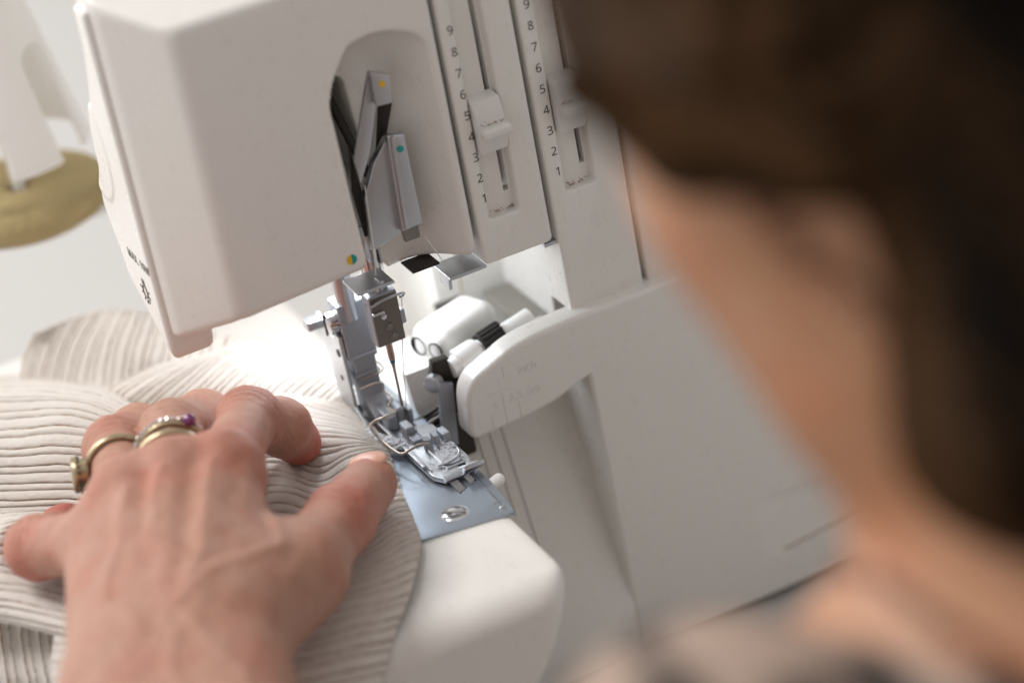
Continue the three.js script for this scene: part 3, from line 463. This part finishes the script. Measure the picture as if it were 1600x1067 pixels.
// ------------------------------------------------------------------ ribbed garment
const cloth = thing('ribbed_garment', 'cream ribbed knit garment with fine tan pinstripes, groove shade painted in, bunched under the hand', 'garment', [-70, 0, 20]);
function catm(p0, p1, p2, p3, t) { const t2 = t * t, t3 = t2 * t; return 0.5 * (2 * p1 + (p2 - p0) * t + (2 * p0 - 5 * p1 + 4 * p2 - p3) * t2 + (3 * p1 - p0 - 3 * p2 + p3) * t3); }
function sheet(rows, ribs, nu, amp, o = {}) {
  const R = rows.length, Cn = rows[0].length, nv = Math.round(ribs * 11), pos = [], col = [], uv = [], idx = [];
  const at = (i, j, k) => rows[clamp(i, 0, R - 1)][clamp(j, 0, Cn - 1)][k];
  const S = (u, v) => { const fi = v * (R - 1), fj = u * (Cn - 1), i = Math.min(R - 2, Math.floor(fi)), j = Math.min(Cn - 2, Math.floor(fj)), ti = fi - i, tj = fj - j, out = [0, 0, 0];
    for (let k = 0; k < 3; k++) { const q = []; for (let a = -1; a < 3; a++) q.push(catm(at(i + a, j - 1, k), at(i + a, j, k), at(i + a, j + 1, k), at(i + a, j + 2, k), tj)); out[k] = catm(...q, ti); } return out; };
  const put = (v, u) => {
    const p = S(u, v), e = 0.004, a = S(Math.min(1, u + e), v), b = S(Math.max(0, u - e), v), c = S(u, Math.min(1, v + e)), d = S(u, Math.max(0, v - e));
    const U = V(a[0] - b[0], a[1] - b[1], a[2] - b[2]), W = V(c[0] - d[0], c[1] - d[1], c[2] - d[2]); let n = W.cross(U).normalize(); if (n.lengthSq() < 0.1) n.set(0, 1, 0); if (o.flip) n.negate();
    const wob = 0.22 * noise.noise(p[0] * 0.06, p[2] * 0.06, 3.3) + 0.1 * noise.noise(u * 14, v * 40, 9.1);
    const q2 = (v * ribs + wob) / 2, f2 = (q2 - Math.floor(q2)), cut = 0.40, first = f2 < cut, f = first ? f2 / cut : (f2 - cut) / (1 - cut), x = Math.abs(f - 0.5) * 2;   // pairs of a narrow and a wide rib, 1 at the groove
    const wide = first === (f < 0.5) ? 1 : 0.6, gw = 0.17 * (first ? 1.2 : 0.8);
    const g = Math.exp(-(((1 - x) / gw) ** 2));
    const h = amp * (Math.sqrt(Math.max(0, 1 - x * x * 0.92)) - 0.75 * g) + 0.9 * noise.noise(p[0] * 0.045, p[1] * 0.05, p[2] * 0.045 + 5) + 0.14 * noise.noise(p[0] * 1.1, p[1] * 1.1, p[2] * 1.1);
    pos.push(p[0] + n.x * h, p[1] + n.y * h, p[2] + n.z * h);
    const stripeShade = clamp((g - 0.32) * 2.6, 0, 1) * wide, sp = 0.04 * noise.noise(p[0] * 2.1, p[1] * 2.1, p[2] * 2.1);
    const A = [0.83 + sp, 0.77 + sp, 0.71 + sp], B = [0.29, 0.165, 0.085];  // groove tan: own pinstripe plus groove shade put into the colour
    for (let k = 0; k < 3; k++) col.push(A[k] + (B[k] - A[k]) * stripeShade * 0.9);
    uv.push(p[0] / 14, p[2] / 14);
  };
  for (let i = 0; i <= nv; i++) for (let j = 0; j <= nu; j++) put(i / nv, j / nu);
  for (let i = 0; i < nv; i++) for (let j = 0; j < nu; j++) { const q = i * (nu + 1) + j; idx.push(q, q + nu + 1, q + 1, q + 1, q + nu + 1, q + nu + 2); }
  const g = new THREE.BufferGeometry(); g.setAttribute('position', new THREE.Float32BufferAttribute(pos, 3)); g.setAttribute('color', new THREE.Float32BufferAttribute(col, 3)); g.setAttribute('uv', new THREE.Float32BufferAttribute(uv, 2)); g.setIndex(idx); g.computeVertexNormals(); return g;
}
const transpose = (m) => m;
M.knit = new THREE.MeshPhysicalMaterial({ color: 0xffffff, vertexColors: true, roughness: 0.95, sheen: 0.3, sheenRoughness: 0.6, bumpMap: fuzz, bumpScale: 0.00025, side: THREE.DoubleSide });
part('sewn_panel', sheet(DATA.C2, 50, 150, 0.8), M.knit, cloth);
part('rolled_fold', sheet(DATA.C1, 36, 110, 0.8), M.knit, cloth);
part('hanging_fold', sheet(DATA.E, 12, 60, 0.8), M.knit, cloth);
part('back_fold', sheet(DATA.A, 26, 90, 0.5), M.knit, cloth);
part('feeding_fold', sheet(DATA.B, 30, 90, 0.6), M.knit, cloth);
{ // fluffy cut edge under the foot
  const q = []; for (let k = 0; k < 160; k++) { const t = rnd(), x = -15 + 7 * t + 3 * (rnd() - 0.5), z = -4 + 20 * t + 3 * (rnd() - 0.5); const s = new THREE.IcosahedronGeometry(0.3 + 0.5 * rnd(), 1); s.scale(1 + rnd() * 0.6, 0.7, 1); s.translate(x, 3.2 + 1.8 * rnd(), z); q.push(s); }
  const m = part('cut_edge_fluff', q, M.lint, cloth); m.userData.kind = 'stuff';
}
// ------------------------------------------------------------------ the person: head, neck, arm and left hand
const person = thing('person', 'person with dark brown hair bending over the machine, one hand guiding the fabric', 'person', [40, -102, 420]);
const J = DATA.H;
const mid = (a, b, t) => [0, 1, 2].map((k) => a[k] + (b[k] - a[k]) * t);
const off = (a, x, y, z) => [a[0] + x, a[1] + y, a[2] + z];
const bones = [   // a, b, ra, rb, blend
  [J.i0, J.i1, 8.8, 8.4, 6], [J.i1, J.i2, 8.4, 8.2, 3], [J.i2, J.i3, 8.2, 7.0, 3],
  [J.m0, J.m1, 9.2, 8.6, 6], [J.m1, J.m2, 9.2, 8.4, 3], [J.m2, J.m3, 8.4, 7.2, 3],
  [J.r0, J.r1, 8.8, 8.2, 6], [J.r1, J.r2, 8.8, 8.0, 3], [J.r2, J.r3, 8.0, 7.0, 3],
  [J.p0, J.p1, 9.6, 8.2, 7], [J.p1, J.p2, 8.0, 7.2, 3], [J.p2, J.p3, 7.2, 6.4, 3],
];
const palm = [
  [J.i0, J.wrB, 10.5, 17], [J.m0, mid(J.wrA, J.wrB, 0.66), 10.5, 18], [J.r0, mid(J.wrA, J.wrB, 0.33), 10.2, 17.5], [J.p0, J.wrA, 10, 17],
  [J.wrA, J.foA, 17.5, 21], [J.wrB, J.foB, 17, 21], [J.t0, J.t1, 17, 12.2],
  [mid(J.i0, J.wrB, 0.7), J.t1, 12, 10.5], [mid(J.i0, J.wrB, 0.45), mid(J.t0, J.t1, 0.75), 9.5, 9],
];
const thumb = [[J.t1, J.t2, 11.2, 9.3], [J.t2, J.t3, 9.5, 8.0]];
const tend = [[off(J.i0, 0, 9.0, 2), off(J.wrB, -2, 16.5, -4), 2.6, 2], [off(J.m0, 0, 9.4, 2), off(mid(J.wrA, J.wrB, 0.6), 0, 17, -4), 2.6, 2], [off(J.r0, 0, 9.2, 2), off(mid(J.wrA, J.wrB, 0.4), 0, 16.5, -4), 2.4, 2]];
const vein = [];   // polylines over the back of the hand, in x,z
for (const pts of [[off(J.m0, 9, 0, 14), off(J.k0, 16, 0, -12), off(J.k0, 8, 0, 8), off(mid(J.wrA, J.wrB, 0.8), -2, 0, -6), off(J.foB, -10, 0, 0)], [off(J.r0, 8, 0, 12), off(J.k0, -1, 0, -8), off(J.k0, 6, 0, 8)], [off(J.i0, 6, 0, 18), off(J.k0, 30, 0, 4), off(J.wrB, -2, 0, -16), off(J.wrB, 4, 0, 20)], [off(J.p0, 8, 0, 10), off(J.k0, -18, 0, 6), off(J.wrA, 6, 0, 6)]]) for (let i = 0; i + 1 < pts.length; i++) vein.push([pts[i][0], pts[i][2], pts[i + 1][0], pts[i + 1][2]]);
const handF = (x, y, z) => {
  let d = 1e9;
  for (const b of palm) d = smin(d, caps(x, y, z, b[0], b[1], b[2], b[3]), 8.5);
  for (const b of tend) d = smin(d, caps(x, y, z, b[0], b[1], b[2], b[3]), 5);
  for (const k of [J.i0, J.m0, J.r0]) d = smin(d, len(x - k[0], y - k[1] - 2.0, z - k[2]) - 9.6, 6);
  d = smin(d, Math.min(1e9, caps(x, y, z, ...thumb[0])), 7); d = smin(d, caps(x, y, z, ...thumb[1]), 4);
  for (let f = 0; f < 4; f++) {
    let e = 1e9; for (let q = 0; q < 3; q++) { const b = bones[f * 3 + q]; e = smin(e, caps(x, y, z, b[0], b[1], b[2], b[3]), 3.5); }
    const k = [J.i1, J.m1, J.r1, J.p1][f]; e = smin(e, len(x - k[0], y - k[1], z - k[2]) - 8.5, 3);
    { const r2 = (x - k[0]) ** 2 + (y - k[1] - 6) ** 2 + (z - k[2]) ** 2; if (r2 < 200) { const b = bones[f * 3], ux = b[1][0] - b[0][0], uy = b[1][1] - b[0][1], uz = b[1][2] - b[0][2], l = len(ux, uy, uz); e += 0.28 * Math.sin(((x - k[0]) * ux + (y - k[1]) * uy + (z - k[2]) * uz) / l * 2.3 + noise.noise(x * 0.3, y * 0.3, z * 0.3) * 2) * Math.exp(-r2 / 60); } }
    // joined to the palm only near its root
    const r = [J.i0, J.m0, J.r0, J.p0][f], near = clamp(1 - (len(x - r[0], y - r[1], z - r[2]) - 14) / 14, 0, 1);
    d = smin(d, e, 1 + 5 * near);
  }
  { const k = J.t2, r2 = (x - k[0]) ** 2 + (y - k[1] - 7) ** 2 + (z - k[2]) ** 2; if (r2 < 250) d += 0.3 * Math.sin(((x - k[0]) * 0.55 - (z - k[2]) * 0.8) * 2.0 + noise.noise(x * 0.3, y * 0.3, z * 0.3) * 2) * Math.exp(-r2 / 70); }
  if (y > 34 && d < 4 && z > 40) { let v = 1e9; const wx = x + 2.2 * noise.noise(z * 0.09, 3, x * 0.03), wz = z + 1.5 * noise.noise(x * 0.1, 8, z * 0.04); for (const s of vein) { const bx = s[2] - s[0], bz = s[3] - s[1], h = clamp(((wx - s[0]) * bx + (wz - s[1]) * bz) / (bx * bx + bz * bz), 0, 1); v = Math.min(v, len(wx - s[0] - bx * h, wz - s[1] - bz * h)); } d -= 0.75 * Math.exp(-((v / 1.9) ** 2)) * clamp((y - 34) / 6, 0, 1); }
  return d + 0.3 * noise.noise(x * 0.2, y * 0.2, z * 0.2) + 0.1 * noise.noise(x * 0.8, y * 0.8, z * 0.8);
};
function skinColours(g, spots, base = [0.47, 0.24, 0.165]) {
  const p = g.attributes.position, c = new Float32Array(p.count * 3);
  for (let i = 0; i < p.count; i++) {
    const x = p.getX(i), y = p.getY(i), z = p.getZ(i); let r = 0; for (const s of spots) r = Math.max(r, s[1] * Math.exp(-(((x - s[0][0]) ** 2 + (y - s[0][1]) ** 2 + (z - s[0][2]) ** 2) / (s[2] * s[2]))));
    const n = 0.03 * noise.noise(x * 0.12, y * 0.12, z * 0.12) + 0.03 * noise.noise(x * 0.6, y * 0.6, z * 0.6), m = Math.max(0, noise.noise(x * 0.08 + 4, y * 0.08, z * 0.08)); r += 0.45 * m;
    c[3 * i] = base[0] + n + 0.02 * r; c[3 * i + 1] = base[1] + n - 0.14 * r; c[3 * i + 2] = base[2] + n - 0.10 * r;
  }
  g.setAttribute('color', new THREE.BufferAttribute(c, 3)); return g;
}
const elbow = [-185, -40, 360], shoulder = [DATA.P.s1[0], DATA.P.s1[1], DATA.P.s1[2]];
const Q = DATA.P;
const headF = (x, y, z) => {
  let d = len(x - Q.skull[0], y - Q.skull[1], z - Q.skull[2]) - 79;
  d = smin(d, caps(x, y, z, Q.c0, Q.c1, 31, 30), 14);      // cheek and jaw
  d = smin(d, caps(x, y, z, Q.n0, Q.n1, 44, 46), 18);      // neck
  d = smin(d, caps(x, y, z, Q.s0, Q.s1, 44, 34), 26);      // shoulders
  d = smin(d, len(x - Q.s2[0], y - Q.s2[1], z - Q.s2[2]) - 30, 26);
  d = smin(d, caps(x, y, z, Q.ear, Q.ear2, 2.2, 1.8), 3);        // ear, under the hair
  d = smin(d, caps(x, y, z, [30, -30, 400], [30, -260, 410], 128, 120), 40);   // torso, out of view, enlarged to shade the bed front
  return d;
};
const pln = (p, x, y, z) => p[0] * x + p[1] * y + p[2] * z - p[3];
const armF = (x, y, z) => smin(smin(caps(x, y, z, mid(J.foA, J.foB, 0.5), elbow, 25, 34), caps(x, y, z, elbow, shoulder, 34, 42), 12), 1e9, 1);
{
  const g1 = skinColours(uvFlat(net(handF, [-162, -4, -36], [-10, 66, 205], 1.2), 16), [[J.i0, 1, 13], [J.m0, 0.7, 12], [J.r0, 0.6, 12], [J.i1, 0.5, 11], [J.i3, 1.1, 13], [J.t2, 0.7, 13], [J.t3, 0.35, 12], [J.p1, 0.5, 14], [J.p2, 1.2, 12], [J.r1, 0.4, 10]]);
  const g2 = skinColours(uvBox(net(headF, [-130, -100, 150], [180, 330, 560], 4.5), 60), [], [0.46, 0.228, 0.122]);
  const g3 = skinColours(uvBox(net((x, y, z) => Math.max(armF(x, y, z), 196 - z), [-240, -100, 190], [-10, 140, 490], 5), 60), []);
  const skin = new THREE.MeshPhysicalMaterial({ color: 0xffffff, vertexColors: true, roughness: 0.46, bumpMap: skinTex, bumpScale: 0.0005 });
  part('body', mergeGeometries([g1, g2, g3].map((g) => { g.setIndex(g.index); return g; })), skin, person);
  // thumb nail
  const nd = V(J.t3[0] - J.t2[0], J.t3[1] - J.t2[1], J.t3[2] - J.t2[2]).normalize();
  const up = V(-0.25, 0.95, 0.25), sd = V().crossVectors(up, nd).normalize(); up.crossVectors(nd, sd).normalize();
  const nail = new THREE.SphereGeometry(1, 24, 16); nail.scale(5.6, 2.2, 7.0); nail.applyMatrix4(new THREE.Matrix4().makeBasis(sd, up, nd)); nail.translate(J.t3[0] + up.x * 6.0 + nd.x * 2, J.t3[1] + up.y * 6.0 + nd.y * 2, J.t3[2] + up.z * 6.0 + nd.z * 2);
  part('thumb_nail', nail, new THREE.MeshPhysicalMaterial({ color: 0xd09a84, roughness: 0.38, clearcoat: 0.3, clearcoatRoughness: 0.35 }), person);
  // hair
  const hairF = (x, y, z) => {
    let d = smin(len(x - Q.skull[0], y - Q.skull[1], z - Q.skull[2]) - 82.5, caps(x, y, z, Q.c0, Q.c1, 33.5, 32), 14);
    d = smax(d, pln(DATA.PL.hairline, x, y, z), 6);
    d = smin(d, caps(x, y, z, Q.bun0, Q.bun1, 30, 28), 14);                    // hair gathered at the nape
    d = smin(d, smin(caps(x, y, z, Q.hl0, Q.hl1, 5, 7), caps(x, y, z, Q.hl1, Q.hl2, 7, 6), 4), 6);   // lock under the ear
    return d + 1.2 * noise.noise(x * 0.09, y * 0.09, z * 0.09) + 0.5 * Math.sin(0.9 * (y + 0.5 * z) + 2 * noise.noise(x * 0.05, y * 0.05, z * 0.05));
  };
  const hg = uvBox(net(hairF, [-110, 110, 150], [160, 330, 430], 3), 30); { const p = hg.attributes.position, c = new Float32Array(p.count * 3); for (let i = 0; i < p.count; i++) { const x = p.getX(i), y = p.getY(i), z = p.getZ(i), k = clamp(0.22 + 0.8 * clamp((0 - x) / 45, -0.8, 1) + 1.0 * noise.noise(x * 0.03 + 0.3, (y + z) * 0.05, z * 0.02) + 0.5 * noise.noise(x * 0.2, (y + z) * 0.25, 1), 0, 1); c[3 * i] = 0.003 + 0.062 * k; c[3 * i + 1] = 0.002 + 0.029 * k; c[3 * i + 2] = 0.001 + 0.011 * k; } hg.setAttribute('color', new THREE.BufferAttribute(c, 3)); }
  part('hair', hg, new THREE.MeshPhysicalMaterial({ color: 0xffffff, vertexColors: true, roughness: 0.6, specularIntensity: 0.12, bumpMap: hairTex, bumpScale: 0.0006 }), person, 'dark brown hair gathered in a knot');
  // printed top
  const topF = (x, y, z) => smax(Math.min(headF(x, y, z), armF(x, y, z)) - 5, Math.max(pln(DATA.PL.neckline, x, y, z), 190 - z), 5);
  const g = uvBox(net(topF, [-240, -110, 230], [190, 200, 570], 4.5), 60), p = g.attributes.position, c = new Float32Array(p.count * 3);
  for (let i = 0; i < p.count; i++) { const x = p.getX(i), y = p.getY(i), z = p.getZ(i); const n = noise.noise(x * 0.06, y * 0.06, z * 0.06 + 3), k = clamp((n + 0.05) * 9, 0, 1); const A = [0.40, 0.30, 0.24], B = [0.015, 0.013, 0.013]; for (let q = 0; q < 3; q++) c[3 * i + q] = A[q] + (B[q] - A[q]) * k; }
  g.setAttribute('color', new THREE.BufferAttribute(c, 3));
  part('printed_top', g, new THREE.MeshStandardMaterial({ color: 0xffffff, vertexColors: true, roughness: 0.95, bumpMap: fuzz, bumpScale: 0.0003 }), person, 'beige top with black blotch print');
}
// ------------------------------------------------------------------ rings
function ringOn(a, b, t, r, tilt = 0) { const A = V(...a), B = V(...b), c = A.clone().lerp(B, t), dir = B.clone().sub(A).normalize(); const up = V(0, 1, 0); const sx = V().crossVectors(up, dir).normalize(), sy = V().crossVectors(dir, sx).normalize(); return { c, mat: new THREE.Matrix4().makeBasis(sx, sy, dir).setPosition(c), r }; }
{
  const band = (f, r, w, h, k = 1) => { const g = new THREE.TorusGeometry(r, w, 12, 64); g.scale(1, k, h); g.applyMatrix4(f.mat); return g; };
  // plain gold band and the jewelled ring in front of it
  let f = ringOn(J.m0, J.m1, 0.34, 10.6);
  let o = thing('gold_band_ring', 'plain gold band worn beside the purple stone ring', 'ring', f.c.toArray(), 'rings on the hand');
  part('band', band(f, 9.9, 1.0, 1.4), M.gold, o);
  f = ringOn(J.m0, J.m1, 0.53, 10.6);
  o = thing('jewelled_ring', 'gold ring with one purple stone and small clear stones', 'ring', f.c.toArray(), 'rings on the hand');
  part('band', band(f, 9.8, 0.9, 1.2), M.gold, o);
  const place = (g, a, r) => { g.translate(Math.cos(a) * r, Math.sin(a) * r, 0); g.applyMatrix4(f.mat); return g; };
  const gem = new THREE.IcosahedronGeometry(2.0, 1); part('purple_stone', place(gem, Math.PI - 0.95, 11.4), M.gem, o);
  for (let k = 0; k < 13; k++) { const a = Math.PI - (k < 2 ? 0.72 - 0.12 * k : 1.18 + (k - 2) * 0.155); const g = new THREE.IcosahedronGeometry(0.85, 0); g.rotateX(k); part('small_stone', place(g, a, 10.9), k % 2 ? M.bright : M.silver, o); }
  // signet style ring with a round framed stone
  f = ringOn(J.r0, J.r1, 0.62, 10);
  o = thing('round_stone_ring', 'gold ring with a round framed stone facing sideways', 'ring', f.c.toArray(), 'rings on the hand');
  part('band', band(f, 9.3, 0.9, 1.3), M.gold, o);
  const head = new THREE.LatheGeometry([[0, 2.2], [3.0, 2.2], [4.2, 2.8], [5.0, 2.4], [5.2, 1.6], [4.6, 0], [4.4, -1.6], [3.6, -2.2]].map((q) => new THREE.Vector2(...q)), 40);
  const a = 0.12; const put = (g) => { g.rotateZ(a - Math.PI / 2); g.translate(Math.cos(a) * 11.0, Math.sin(a) * 11.0, 0); g.applyMatrix4(f.mat); return g; };
  part('setting', put(toCreasedNormals(head, 0.6)), M.gold, o);
  const st = new THREE.SphereGeometry(1, 24, 12); st.scale(3.1, 0.9, 3.1); st.translate(0, 2.1, 0); part('stone', put(st), M.ivory, o);
  for (let k = 0; k < 16; k++) { const g = new THREE.SphereGeometry(0.42, 8, 6); const b = k / 16 * 6.2832; g.translate(Math.cos(b) * 5.0, 0.6, Math.sin(b) * 5.0); part('bead', put(g), M.oil, o); }
}
scene.traverse((o) => { if (o.isMesh) { o.castShadow = true; o.receiveShadow = true; } });
renderer.render(scene, camera);
